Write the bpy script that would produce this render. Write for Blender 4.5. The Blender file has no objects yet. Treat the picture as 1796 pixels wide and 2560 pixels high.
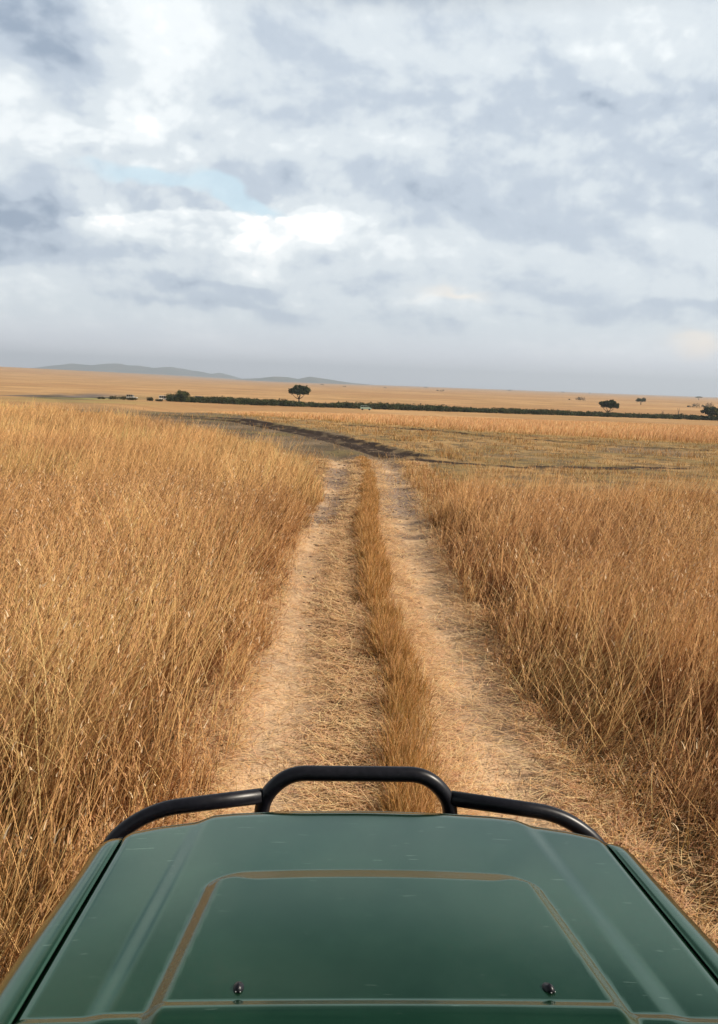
import bpy, math, random
import numpy as np
from mathutils import Vector, Matrix

random.seed(7)
rng = np.random.default_rng(11)
C = bpy.context.scene.collection

# ------------------------------------------------------------------ camera
H = 2.6
F = 2130.0
pitch = math.atan(321 / F); roll = math.radians(2.1); yaw = math.radians(-5.0)
fw = Vector((0, math.cos(pitch), -math.sin(pitch))); rt = Vector((1, 0, 0)); up = rt.cross(fw)
r2 = math.cos(roll) * rt + math.sin(roll) * up
u2 = -math.sin(roll) * rt + math.cos(roll) * up
Rz = Matrix.Rotation(yaw, 3, 'Z')
r2 = Rz @ r2; u2 = Rz @ u2; fw = Rz @ fw
cd = bpy.data.cameras.new('camera'); cam = bpy.data.objects.new('camera', cd); C.objects.link(cam)
m = Matrix((r2, u2, -fw)).transposed().to_4x4(); m.translation = Vector((0, 0, H)); cam.matrix_world = m
cd.sensor_fit = 'VERTICAL'; cd.sensor_height = 24; cd.lens = 24 * F / 2560
cd.clip_start = 0.05; cd.clip_end = 60000
bpy.context.scene.camera = cam

# ------------------------------------------------------------------ sun, exposure
SUN_EL = 38; SUN_AZ = 101         # azimuth clockwise from +Y (ahead): sun stands to the right
sd = bpy.data.lights.new('sun', 'SUN'); sun = bpy.data.objects.new('sun', sd); C.objects.link(sun)
sd.energy = 5.0; sd.angle = math.radians(0.8); sd.color = (1.0, 0.90, 0.76)
sv = Vector((math.sin(math.radians(SUN_AZ)) * math.cos(math.radians(SUN_EL)),
             math.cos(math.radians(SUN_AZ)) * math.cos(math.radians(SUN_EL)), math.sin(math.radians(SUN_EL))))
sun.rotation_euler = sv.to_track_quat('Z', 'Y').to_euler(); sun.location = (0, 0, 50)
sc = bpy.context.scene
sc.view_settings.view_transform = 'Standard'; sc.view_settings.look = 'None'
sc.view_settings.exposure = 0.25; sc.view_settings.gamma = 1.0
sc.cycles.max_bounces = 6; sc.cycles.diffuse_bounces = 3; sc.cycles.glossy_bounces = 3
sc.cycles.transmission_bounces = 3; sc.cycles.transparent_max_bounces = 6; sc.cycles.volume_bounces = 0
sc.cycles.sample_clamp_indirect = 6


# ------------------------------------------------------------------ node helper
class E_:
    """small expression wrapper that writes Math nodes"""
    def __init__(s, nt, sock): s.nt = nt; s.s = sock
    def _op(s, op, *a, clamp=False):
        n = s.nt.nodes.new('ShaderNodeMath'); n.operation = op; n.use_clamp = clamp
        for i, v in enumerate((s,) + a):
            if isinstance(v, E_): s.nt.links.new(v.s, n.inputs[i])
            else: n.inputs[i].default_value = v
        return E_(s.nt, n.outputs[0])
    def __add__(s, o): return s._op('ADD', o)
    __radd__ = __add__
    def __sub__(s, o): return s._op('SUBTRACT', o)
    def __rsub__(s, o): return (s * -1.0) + o
    def __mul__(s, o): return s._op('MULTIPLY', o)
    __rmul__ = __mul__
    def __truediv__(s, o): return s._op('DIVIDE', o)
    def sat(s): return s._op('MULTIPLY', 1.0, clamp=True)
    def f(s, op, *a): return s._op(op, *a)
    def ss(s, a, b):
        n = s.nt.nodes.new('ShaderNodeMapRange'); n.interpolation_type = 'SMOOTHSTEP'
        s.nt.links.new(s.s, n.inputs['Value']); n.inputs['From Min'].default_value = a; n.inputs['From Max'].default_value = b
        return E_(s.nt, n.outputs[0])


def mixc(nt, fac, a, b, mode='MIX'):
    n = nt.nodes.new('ShaderNodeMix'); n.data_type = 'RGBA'; n.blend_type = mode
    for sck, v in ((n.inputs[0], fac), (n.inputs[6], a), (n.inputs[7], b)):
        if isinstance(v, E_): nt.links.new(v.s, sck)
        elif isinstance(v, bpy.types.NodeSocket): nt.links.new(v, sck)
        elif isinstance(v, (int, float)): sck.default_value = v
        else: sck.default_value = (*v, 1)
    return n.outputs[2]


def noise(nt, vec, scale, detail=4, rough=.5, dist=0.0, dims='3D'):
    n = nt.nodes.new('ShaderNodeTexNoise'); n.noise_dimensions = dims
    nt.links.new(vec, n.inputs['Vector']); n.inputs['Scale'].default_value = scale
    n.inputs['Detail'].default_value = detail; n.inputs['Roughness'].default_value = rough
    n.inputs['Distortion'].default_value = dist
    return E_(nt, n.outputs['Fac'])


def comb(nt, x, y, z):
    n = nt.nodes.new('ShaderNodeCombineXYZ')
    for i, v in enumerate((x, y, z)):
        if isinstance(v, E_): nt.links.new(v.s, n.inputs[i])
        else: n.inputs[i].default_value = v
    return n.outputs[0]


# ------------------------------------------------------------------ world: broken cloud deck
w = bpy.data.worlds.new('World'); sc.world = w; w.use_nodes = True
nt = w.node_tree; nt.nodes.clear()
out = nt.nodes.new('ShaderNodeOutputWorld'); bg = nt.nodes.new('ShaderNodeBackground')
sky = nt.nodes.new('ShaderNodeTexSky'); sky.sky_type = 'NISHITA'; sky.sun_disc = False
sky.sun_elevation = math.radians(SUN_EL); sky.sun_rotation = math.radians(SUN_AZ)
tc = nt.nodes.new('ShaderNodeTexCoord'); sep = nt.nodes.new('ShaderNodeSeparateXYZ')
nt.links.new(tc.outputs['Generated'], sep.inputs[0])
X, Y, Z = (E_(nt, sep.outputs[i]) for i in range(3))
az = X.f('ARCTAN2', Y); el = Z.f('ARCSINE')
Zp = Z.f('MAXIMUM', 0.0)
k = Zp + 0.13
P = comb(nt, X / k, Y / k, Zp * 1.5)                    # cloud plane, flattened towards the horizon
A = comb(nt, az * 1.0, el * 1.9, 0.0)                   # angular coordinates for heaped clouds
wn1 = noise(nt, A, 7, 3, .6); wn2 = noise(nt, comb(nt, az + 5.3, el * 1.9, 2.2), 7, 3, .6)
azd = az + (wn1 - .5) * .13; eld = el + (wn2 - .5) * .075


def blob(a0, e0, sa, se, rot=0.0, hard=False):
    da = azd - a0; de = eld - e0
    if rot:
        c, s_ = math.cos(rot), math.sin(rot)
        da, de = da * c + de * s_, de * c - da * s_
    q = (da / sa).f('POWER', 2.0) + (de / se).f('POWER', 2.0)
    if hard: return q.ss(1.25, .75)
    return (q * -1.0).f('EXPONENT')


big = noise(nt, P, 0.62, 5, .5, .2)
med = noise(nt, P, 2.6, 4, .58, .4)
AH = comb(nt, az * 1.0, el * 1.35, 0.0)
heap = noise(nt, AH, 6.0, 7, .56, .15)
heap_up = noise(nt, comb(nt, az * 1.0 + .008, el * 1.35 + .018, 0.0), 6.0, 5, .56, .15)
shade = (heap - heap_up) * 1.6                          # lit tops, greyer undersides of the heaps
fine = noise(nt, A, 44, 3, .6)
vo = nt.nodes.new('ShaderNodeTexVoronoi'); vo.feature = 'SMOOTH_F1'; vo.inputs['Scale'].default_value = 15; vo.inputs['Detail'].default_value = 2.5
vo.inputs['Roughness'].default_value = .62; vo.inputs['Smoothness'].default_value = .35
nt.links.new(comb(nt, az + (fine - .5) * .018 + (wn1 - .5) * .08, el * 1.5 + (wn2 - .5) * .08, 3.0), vo.inputs['Vector'])
puff = 1.0 - E_(nt, vo.outputs['Distance']) * 1.25
hi = el.ss(.37, .45); back = Y.ss(.25, -.45)
B = 0.515 - hi * .30 + az.ss(.05, -.2) * .05 + (big - .5) * (.70 + az.ss(.05, .25) * -.34) + (med - .5) * (0.14 + hi * 1.6) + (heap - .5) * (.36 + az.ss(.05, .25) * -.14) + shade * .85 + (fine - .5) * .07
B = B + hi * (0.7 * blob(-.02, .47, .12, .02) + 1.0 * blob(-.26, .43, .10, .05) - .5 * blob(.1, .40, .2, .03) - .1 * blob(.3, .6, .3, .3))  # sky patches above the view, added for the bonnet to reflect
B = B + 0.42 * blob(-.19, .240, .13, .040) + 0.34 * blob(-.08, .155, .15, .048) + 0.38 * blob(.02, .170, .075, .036) + (puff - .33) * (.02 + .42 * blob(-.08, .17, .24, .07) + .26 * blob(.32, .30, .2, .05) + .26 * blob(.42, .22, .1, .04) + .2 * blob(-.2, .25, .15, .04)) * (1.0 - hi)
B = B + 0.30 * blob(-.30, .29, .05, .03) + .30 * blob(-.15, .35, .07, .06) + .28 * blob(.10, .250, .11, .022) + .18 * blob(.1, .15, .2, .02)
B = B - 0.62 * blob(-.262, .332, .075, .042, -.4) - 0.24 * blob(-.012, .228, .075, .032, -.3)
B = B - 0.42 * blob(-.31, .168, .075, .020) - .34 * blob(-.30, .128, .085, .018) - 0.30 * blob(-.12, .100, .085, .0085)
B = B - 0.26 * blob(-.085, .078, .12, .009) - .26 * blob(.46, .088, .09, .010) - .08 * blob(.30, .205, .16, .03)
B = B + .20 * blob(.32, .335, .12, .022) + .20 * blob(.43, .228, .07, .02) - .12 * blob(.12, .30, .16, .05)
B = B + .12 * blob(.17, .108, .08, .008) - .12 * blob(-.02, .36, .12, .03) + .10 * blob(.25, .145, .16, .012)
# cumulus body with a crisp lit top under the blue gap
topline = 0.186 + (heap - .5) * .05 + (fine - .5) * .012 - ((az + .10) * (az + .10)) * .9
inbody = (topline - el).ss(-.001, .004) * (el - .135).ss(0.0, .03) * blob(-.11, .16, .15, .07, 0, True)
B = B + inbody * (.24 - (topline - el) * 2.4).f('MAXIMUM', 0.0) * 1.2
low = el.ss(.085, .03)                                   # smooth veil near the horizon
B = B * (1.0 - low * .85) + low * (.54 + (big - .5) * .3)
B = B.sat()
ramp = nt.nodes.new('ShaderNodeValToRGB'); nt.links.new(B.s, ramp.inputs[0])
cr = ramp.color_ramp; cr.interpolation = 'EASE'
stops = [(0.0, (.30, .37, .47)), (.30, (.49, .56, .645)), (.55, (.655, .715, .76)), (.78, (.82, .865, .885)), (1.0, (1.06, 1.05, 1.03))]
cr.elements[0].position = 0; cr.elements[1].position = 1
for _ in range(3): cr.elements.new(.5)
for e, (p, c) in zip(cr.elements, stops): e.position = p; e.color = (*c, 1)
cloud = ramp.outputs[0]
cloud = mixc(nt, (blob(.177, .108, .035, .005) * .45 + blob(.464, .054, .035, .009) * .6).sat(), cloud, (1.0, .86, .70))
cloud = mixc(nt, el.ss(.075, .01) * .55, cloud, (.74, .72, .80))
gap = (blob(-.15, .2055, .085, .009, -.10) + blob(-.058, .198, .055, .012, -.35)).sat().ss(.25, .9) * (1.0 - inbody)
dim = (1.0 - hi * .62) * (1.0 - back * .55) * 10.0                            # unseen sky overhead and behind darkened to weaken the fill light
cloud10 = mixc(nt, 1.0, cloud, comb(nt, dim, dim, dim), 'MULTIPLY')
skyc = mixc(nt, 1.0, sky.outputs[0], (1, 1, 1), 'MULTIPLY')
bluegap = mixc(nt, .85, skyc, (6.2, 8.0, 8.9))
col = mixc(nt, gap * (.25 + heap * 1.1).sat(), cloud10, bluegap)
nt.links.new(col, bg.inputs[0]); bg.inputs[1].default_value = 0.1
nt.links.new(bg.outputs[0], out.inputs[0])


# ------------------------------------------------------------------ general helpers
def sstep(x, a, b):
    t = np.clip((x - a) / (b - a), 0, 1); return t * t * (3 - 2 * t)


_tabs = {}
def vnoise(x, y, scale, seed=0):
    """smooth value noise 0..1"""
    if seed not in _tabs: _tabs[seed] = np.random.default_rng(seed + 100).random((256, 256))
    T = _tabs[seed]
    u = np.asarray(x) / scale + 1000.3; v = np.asarray(y) / scale + 1000.7
    i = np.floor(u).astype(int); j = np.floor(v).astype(int); fu = u - i; fv = v - j
    fu = fu * fu * (3 - 2 * fu); fv = fv * fv * (3 - 2 * fv)
    a = T[i % 256, j % 256]; b = T[(i + 1) % 256, j % 256]; c = T[i % 256, (j + 1) % 256]; d = T[(i + 1) % 256, (j + 1) % 256]
    return (a * (1 - fu) + b * fu) * (1 - fv) + (c * (1 - fu) + d * fu) * fv


def fbm(x, y, scale, seed=0, oct=4):
    r = 0; a = 1; t = 0
    for o in range(oct):
        r = r + a * vnoise(x, y, scale / 2 ** o, seed + o); t += a; a *= .5
    return r / t


def np_mesh(name, V, F4, col=None, smooth=False):
    """mesh from numpy arrays: V (N,3), F4 (M,4) quads"""
    me = bpy.data.meshes.new(name)
    me.vertices.add(len(V)); me.vertices.foreach_set('co', np.ascontiguousarray(V, dtype=np.float32).ravel())
    me.loops.add(F4.size); me.loops.foreach_set('vertex_index', np.ascontiguousarray(F4, dtype=np.int32).ravel())
    me.polygons.add(len(F4)); k_ = F4.shape[1]
    me.polygons.foreach_set('loop_start', np.arange(0, F4.size, k_, dtype=np.int32))
    if smooth: me.polygons.foreach_set('use_smooth', np.ones(len(F4), dtype=bool))
    if col is not None:
        at = me.color_attributes.new('col', 'FLOAT_COLOR', 'POINT')
        c4 = np.ones((len(V), 4), dtype=np.float32); c4[:, :3] = col
        at.data.foreach_set('color', c4.ravel())
    me.update(calc_edges=True)
    return me


def obj(name, me, mat=None, parent=None):
    o = bpy.data.objects.new(name, me); C.objects.link(o)
    if mat is not None: me.materials.append(mat)
    if parent is not None: o.parent = parent
    return o


def tag(o, label=None, cat=None, group=None, kind=None):
    if label: o['label'] = label
    if cat: o['category'] = cat
    if group: o['group'] = group
    if kind: o['kind'] = kind
    return o


def empty(name, loc, rz=0.0):
    o = bpy.data.objects.new(name, None); C.objects.link(o); o.location = loc; o.rotation_euler = (0, 0, rz)
    o.empty_display_size = .2
    return o


def new_mat(name):
    mt = bpy.data.materials.new(name); mt.use_nodes = True; t = mt.node_tree
    return mt, t, t.nodes['Principled BSDF']


def simple_mat(name, col, rough=.6, metal=0, coat=0, var=.12, vscale=6, spec=.5):
    mt, t, b = new_mat(name)
    tcn = t.nodes.new('ShaderNodeTexCoord')
    n = noise(t, tcn.outputs['Object'], vscale, 5, .6)
    lo = tuple(c * (1 - var) for c in col); hi = tuple(min(1, c * (1 + var)) for c in col)
    t.links.new(mixc(t, n.ss(.3, .7), lo, hi), b.inputs['Base Color'])
    rr = n * .16 + (rough - .08)
    t.links.new(rr.s, b.inputs['Roughness'])
    b.inputs['Metallic'].default_value = metal; b.inputs['Coat Weight'].default_value = coat
    b.inputs['Specular IOR Level'].default_value = spec
    return mt


def blade_mat(name, trans=.3, rough=.6):
    mt = bpy.data.materials.new(name); mt.use_nodes = True; t = mt.node_tree; t.nodes.clear()
    o = t.nodes.new('ShaderNodeOutputMaterial'); a = t.nodes.new('ShaderNodeAttribute'); a.attribute_name = 'col'
    d = t.nodes.new('ShaderNodeBsdfDiffuse'); tr = t.nodes.new('ShaderNodeBsdfTranslucent')
    g = t.nodes.new('ShaderNodeBsdfGlossy'); g.inputs['Roughness'].default_value = rough
    m1 = t.nodes.new('ShaderNodeMixShader'); m2 = t.nodes.new('ShaderNodeMixShader')
    m1.inputs[0].default_value = trans; m2.inputs[0].default_value = .012
    t.links.new(a.outputs['Color'], d.inputs[0]); t.links.new(a.outputs['Color'], tr.inputs[0])
    t.links.new(d.outputs[0], m1.inputs[1]); t.links.new(tr.outputs[0], m1.inputs[2])
    t.links.new(m1.outputs[0], m2.inputs[1]); t.links.new(g.outputs[0], m2.inputs[2]); t.links.new(m2.outputs[0], o.inputs[0])
    return mt


# ------------------------------------------------------------------ plan of the place
YC = [0, 5.1, 7.2, 10, 12.4, 16, 23, 28, 32, 37, 44, 52, 62, 80, 120, 200]
XC = [.4, .73, .91, 1.07, 1.23, 1.55, 2.2, 2.6, 2.5, 1.6, -.9, -5.0, -10.5, -20, -36, -60]
def track_x(y): return np.interp(y, YC, XC)
LY = [-8, 0, 3, 5, 7.2, 10, 12.3, 16, 19, 21, 23, 28, 34, 44, 52, 57, 62]
LX = [-1.3, -1.0, -.75, -.5, -.25, -.12, .05, .35, .85, .95, .6, -.5, -2.5, -7.7, -13.5, -18.6, -34]
def left_edge(x, y): return np.interp(y, LY, LX) + (fbm(x, y, .9, 3) - .5) * .45
RY = [-8, 3.6, 4.4, 5.6, 7.2, 10, 12.5, 16.3, 18.0, 18.8, 22]
RX = [2.3, 2.1, 2.05, 2.05, 2.10, 2.33, 2.5, 2.85, 3.3, 4.5, 9]
def right_edge(x, y): return np.interp(y, RY, RX) + (fbm(x, y, .9, 5) - .5) * .4


def ground_z(x, y):
    x = np.asarray(x, float); y = np.asarray(y, float)
    ys = np.maximum(y, 1)
    wl = sstep(-(x / ys), .02, .20) * sstep(ys, 20, 60)
    zr = -9.0 * sstep(ys, 60, 215)
    t = np.clip((ys - 52) / 400, 0, 1); zl = -9.0 * (1 - (1 - t) ** 1.35)
    z = zr * (1 - wl) + zl * wl
    # slope rising to the left, far off
    z = z + 30 * sstep(-x, 150, 1500) * sstep(ys, 500, 2100) * (1 - .0 * x)
    # gentle swell
    z = z + (fbm(x, y, 9, 21, 3) - .5) * .10 * sstep(ys, 12, 30) * (1 - sstep(ys, 60, 120))
    z = z + (fbm(x, y, 300, 31, 3) - .5) * 1.6 * sstep(ys, 500, 1500)
    # wheel ruts of the near track
    xc = track_x(ys); dx = np.abs(x - xc)
    near = 1 - sstep(ys, 30, 36)
    z = z - .07 * np.exp(-((dx - .80) / .34) ** 2) * near + .03 * np.exp(-(dx / .22) ** 2) * near
    z = z + (fbm(x, y, .35, 41, 3) - .5) * .05 * (1 - sstep(ys, 30, 60))
    z = z + (fbm(x, y * .9, .9, 47, 3) - .5) * .10 * np.exp(-((y - 24) / 8.0) ** 2) * (dx < 1.3)
    # dark, deeply churned ruts of the crossing road
    for (pts, dep, wd) in RUTS:
        d = poly_d(x, y, pts)
        n_ = .75 + .5 * fbm(x, y, 1.3, 51, 3)
        z = z - dep * np.exp(-(d / wd) ** 2) * n_ + dep * .45 * np.exp(-((d - wd * 1.8) / (wd * .6)) ** 2) * n_
    return z


def poly_d(x, y, pts):
    best = np.full(np.shape(x), 1e9)
    msk = (y > min(p[1] for p in pts) - 4) & (y < max(p[1] for p in pts) + 4)
    if not np.any(msk): return best
    xm, ym = (np.asarray(x)[msk], np.asarray(y)[msk]) if np.ndim(x) else (x, y)
    b = np.full(np.shape(xm), 1e9)
    for (x0, y0), (x1, y1) in zip(pts[:-1], pts[1:]):
        ux, uy = x1 - x0, y1 - y0; L2 = ux * ux + uy * uy
        t = np.clip(((xm - x0) * ux + (ym - y0) * uy) / L2, 0, 1)
        b = np.minimum(b, np.hypot(xm - x0 - t * ux, ym - y0 - t * uy))
    best[msk] = b
    return best


RUT_A = [(-16, 74), (-9, 64), (-6.0, 59.5), (-3.06, 55.6), (1.07, 44.7), (3.2, 37.5), (4.6, 31.2)]
RUT_B = [(-6.5, 56.5), (-2.9, 52.5), (1.2, 41.5), (2.93, 34.6), (3.75, 30.6)]
RUT_C = [(4, 53), (6.33, 51.6), (8.94, 49.5), (10.5, 46.2), (15.6, 41.8), (20.9, 39.6), (30, 37)]
RUT_D = [(4.3, 30.2), (5.9, 28.9), (7.9, 28.3), (10.7, 28.5), (14, 29.5)]
RUTS = [(RUT_A, .11, .42), (RUT_B, .09, .38), (RUT_C, .13, .30)]
ROAD = [(-112, 430), (-75, 300), (-47, 200), (-26, 128), (-15, 86), (-8.5, 64.5), (-3.5, 51.5), (.2, 41), (2.2, 34), (2.6, 29.5)]


def lerp3(a, b, t): return np.asarray(a) * (1 - t[..., None]) + np.asarray(b) * t[..., None]


def masks(x, y):
    ys = np.maximum(y, .5); xc = track_x(ys); dx = np.abs(x - xc)
    near = 1 - sstep(ys, 29, 33)
    n1 = fbm(x, y, 1.2, 61); n2 = fbm(x, y, .4, 63)
    bare = sstep(1.32 + (n1 - .5) * .5 - dx, 0, .25) * near
    strip = sstep(.24 + .05 * (ys < 9) + (n1 - .5) * .25 - np.abs(x - xc - .03), 0, .12) * (1 - sstep(ys, 27, 29.5))
    wr = 1.0 + np.minimum(ys, 80) * .062 - np.maximum(np.minimum(ys, 150) - 80, 0) * .03
    droad = poly_d(x, y, ROAD)
    mud = sstep(wr * 1.0 + (fbm(x, y, 3.5, 65) - .5) * 3 - droad, 0, 1.3) * sstep(ys, 27, 31) * (1 - .75 * sstep(ys, 75, 130))
    dark = np.zeros_like(bare)
    for pts, s_ in ((RUT_A, .75), (RUT_B, .6), (RUT_C, .62), (RUT_D, .5)):
        dark = np.maximum(dark, sstep(s_ * (.55 + 1.1 * n1) - poly_d(x, y, pts), 0, .25))
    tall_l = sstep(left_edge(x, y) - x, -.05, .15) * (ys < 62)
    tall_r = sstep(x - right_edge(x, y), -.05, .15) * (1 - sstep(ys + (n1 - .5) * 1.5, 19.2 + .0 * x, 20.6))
    return bare, strip, mud, dark, tall_l, tall_r


def band_y0(x): return np.interp(x, [-40, -20, -8, -3.6, 2.2, 9.5, 15.6, 24, 40, 80], [120, 96, 74, 65, 59.4, 52.6, 48.2, 45.6, 44, 43])


# ------------------------------------------------------------------ ground sheet
def axis(fine_lo, fine_hi, step, far_lo, far_hi, g=1.035):
    a = list(np.arange(fine_lo, fine_hi, step)); s = step
    v = a[-1]
    while v < far_hi:
        s *= g; v += s; a.append(v)
    b = []; s = step; v = a[0]
    while v > far_lo:
        s *= g; v -= s; b.append(v)
    return np.array(b[::-1] + a)


def build_ground():
    xs = axis(-3.0, 5.5, .06, -15000, 15000, 1.032)
    ysx = [y for y in np.arange(1.5, 6, .06)]
    y = 6.0
    while y < 15000:
        ysx.append(y); y += max(.06, .0075 * y if y < 700 else .02 * y)
    back = []; y = 1.5; s = .06
    while y > -15000: s *= 1.12; y -= s; back.append(y)
    ys = np.array(back[::-1] + ysx)
    Xg, Yg = np.meshgrid(xs, ys)
    Zg = ground_z(Xg, Yg)
    nx, ny = len(xs), len(ys)
    idx = np.arange(nx * ny).reshape(ny, nx)
    Q = np.stack([idx[:-1, :-1], idx[:-1, 1:], idx[1:, 1:], idx[1:, :-1]], -1).reshape(-1, 4)
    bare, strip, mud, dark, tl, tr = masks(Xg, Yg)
    n_a = fbm(Xg, Yg, 1.7, 71); n_b = fbm(Xg, Yg, .5, 73); n_c = fbm(Xg, Yg, 30, 75); n_d = fbm(Xg, Yg, 160, 77)
    col = lerp3((.30, .20, .09), (.24, .20, .075), n_a)                       # short dry turf
    far = sstep(Yg, 60, 100)
    plain = lerp3((.40, .235, .10), (.50, .30, .135), sstep(n_c, .35, .65))
    plain = lerp3(plain, (.37, .20, .085), sstep(n_d, .5, .7) * .6)
    # greener and greyer hollow on the left
    hol = np.exp(-(((Xg + 88) / 14) ** 2 + ((Yg - 385) / 80) ** 2))
    hol = hol + .5 * np.exp(-(((Xg + 60) / 16) ** 2 + ((Yg - 270) / 70) ** 2))
    hol = np.clip(hol * 1.3, 0, 1) * sstep(n_c, .2, .5)
    plain = lerp3(plain, (.24, .25, .075), hol * .8)
    greym = sstep(fbm(Xg, Yg * .5, 22, 79), .44, .56) * np.exp(-(((Xg + 112) / 18) ** 2 + ((Yg - 430) / 80) ** 2)) * 1.8
    plain = lerp3(plain, (.20, .155, .13), np.clip(greym, 0, 1))
    dk = sstep(fbm(Xg * .6, Yg * .3, 10, 81), .50, .60) * np.exp(-(((Xg + 104) / 30) ** 2 + ((Yg - 400) / 75) ** 2)) * 1.8
    plain = lerp3(plain, (.075, .06, .04), np.clip(dk, 0, 1))
    col = col * (1 - far[..., None]) + plain * far[..., None]
    # hollow between the fields: yellow green turf with earth showing
    mid = sstep(Yg, 19, 22) * (1 - sstep(Yg - band_y0(Xg), -2, 2))
    turf = lerp3((.38, .245, .11), (.25, .175, .075), sstep(n_a, .35, .65))
    turf = lerp3(turf, (.13, .10, .06), sstep(n_b, .48, .66) * .8)
    turf = lerp3(turf, (.17, .13, .09), sstep(fbm(Xg, Yg, 6, 83), .55, .7) * .7)
    col = lerp3(col, turf, mid)
    band = sstep(Yg - band_y0(Xg), -1, 1.5) * (1 - far)
    col = lerp3(col, (.44, .27, .11), band)
    # soil of the ruts
    soil = lerp3((.60, .42, .26), (.44, .30, .19), sstep(n_b, .42, .75))
    soil = lerp3(soil, (.22, .165, .135), sstep(n_a + .25 * sstep(Yg, 10, 20), .62, .82) * .85)
    fur = sstep(fbm(Xg * .8, Yg * 2.2, .55, 89), .50, .62) * sstep(Yg, 8, 15) * sstep(fbm(Xg, Yg, 1.6, 90), .35, .6)
    soil = lerp3(soil, (.17, .125, .10), fur * .85)
    col = lerp3(col, soil, bare)
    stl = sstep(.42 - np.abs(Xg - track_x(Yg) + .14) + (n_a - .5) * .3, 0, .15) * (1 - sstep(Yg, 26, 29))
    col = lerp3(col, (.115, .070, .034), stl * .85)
    col = lerp3(col, lerp3((.115, .088, .058), (.21, .155, .10), sstep(n_a, .35, .75)), mud * .92)
    col = lerp3(col, (.20, .155, .065), mud * sstep(fbm(Xg, Yg, 2.4, 87), .52, .66) * .7)
    col = lerp3(col, (.045, .03, .022), dark * sstep(n_b, .25, .45))
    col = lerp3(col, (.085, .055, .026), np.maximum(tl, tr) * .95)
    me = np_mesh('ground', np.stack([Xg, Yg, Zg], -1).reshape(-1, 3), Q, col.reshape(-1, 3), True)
    mt, t, b = new_mat('earth'); b.inputs['Roughness'].default_value = .95; b.inputs['Specular IOR Level'].default_value = .1
    at = t.nodes.new('ShaderNodeAttribute'); at.attribute_name = 'col'
    tcn = t.nodes.new('ShaderNodeTexCoord'); ob = tcn.outputs['Object']
    a1 = noise(t, ob, 38, 6, .65); a2 = noise(t, ob, 9, 5, .6); a3 = noise(t, ob, .35, 8, .68); a4 = noise(t, ob, .03, 8, .7)
    v = ((a1 - .5) * .9 + (a2 - .5) * .55 + (a3 - .5) * .8 + (a4 - .5) * .7 + 1.0)
    c = mixc(t, 1.0, at.outputs['Color'], comb(t, v, v, v), 'MULTIPLY')
    t.links.new(c, b.inputs['Base Color'])
    bm = t.nodes.new('ShaderNodeBump'); bm.inputs['Strength'].default_value = .8; bm.inputs['Distance'].default_value = .03
    t.links.new((a1 * .5 + a2).s, bm.inputs['Height']); t.links.new(bm.outputs[0], b.inputs['Normal'])
    o = obj('ground', me, mt); tag(o, kind='structure')
    # two road surfaces lie a few millimetres proud of the ground sheet
    cx = (Xg[:-1, :-1] + Xg[1:, 1:]) / 2; cy = (Yg[:-1, :-1] + Yg[1:, 1:]) / 2
    for nm, msk, lift in (('dirt_track', (np.abs(cx - track_x(cy)) < 1.35 + (fbm(cx, cy, .8, 85) - .5) * .5) & (cy > 0) & (cy < 29.5), .004),
                          ('muddy_road', (poly_d(cx, cy, ROAD) < 1.4 + cy * .062) & (cy > 29.5) & (cy < 190), .008)):
        q = Q.reshape(ny - 1, nx - 1, 4)[msk]
        uq, inv = np.unique(q, return_inverse=True)
        V = np.stack([Xg, Yg, Zg + lift], -1).reshape(-1, 3)[uq]
        me2 = np_mesh(nm, V, inv.reshape(-1, 4), col.reshape(-1, 3)[uq], True)
        tag(obj(nm, me2, mt), kind='structure')


build_ground()


# ------------------------------------------------------------------ grass
CARX, CARY, CARROT = .27, 2.0, -math.radians(2.2)
def in_car(x, y):
    c, s_ = math.cos(CARROT), math.sin(CARROT)
    lx = (x - CARX) * c + (y - CARY) * s_; ly = -(x - CARX) * s_ + (y - CARY) * c
    return (np.abs(lx) < .99) & (ly < .98)


def scatter(n, rmax, r0=7.0, azr=(-42, 46), rmin=.6, extra=None):
    r = np.linspace(rmin, rmax, 4000); dens = np.minimum(1.0, r0 / r) * r
    cdf = np.cumsum(dens); cdf /= cdf[-1]
    rr = np.interp(rng.random(n), cdf, r); a = np.radians(rng.uniform(azr[0], azr[1], n))
    x = rr * np.sin(a); y = rr * np.cos(a)
    return x, y


def ribbon(P, L, wdt, azl, l0, l1, c0, c1, nseg=3, face=None, taper=.8):
    """grass blades: N curved tapering ribbons -> V, Q, col"""
    N = len(P)
    if face is None: face = rng.normal(.8, .75, N)
    wv = np.stack([np.cos(face), np.sin(face), np.zeros(N)], -1)
    pts = [P.copy()]; cur = P.copy()
    for k_ in range(nseg):
        t = (k_ + .5) / nseg; an = l0 + (l1 - l0) * t * t if nseg > 1 else l0
        st = (L / nseg)[:, None] * np.stack([np.sin(an) * np.cos(azl), np.sin(an) * np.sin(azl), np.cos(an)], -1)
        cur = cur + st; pts.append(cur)
    V = np.empty((N, nseg + 1, 2, 3), np.float32); cc = np.empty((N, nseg + 1, 2, 3), np.float32)
    for k_, p in enumerate(pts):
        t = k_ / nseg; hw = (wdt * (1 - taper * t) * .5)[:, None] * wv
        V[:, k_, 0] = p - hw; V[:, k_, 1] = p + hw
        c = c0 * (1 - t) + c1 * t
        cc[:, k_, 0] = c; cc[:, k_, 1] = c
    base = (np.arange(N) * (nseg + 1) * 2)[:, None]
    q = []
    for k_ in range(nseg):
        q.append(base + np.array([2 * k_, 2 * k_ + 1, 2 * k_ + 3, 2 * k_ + 2]))
    Q = np.stack(q, 1).reshape(-1, 4)
    return V.reshape(-1, 3), Q, cc.reshape(-1, 3), pts[-1]


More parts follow.
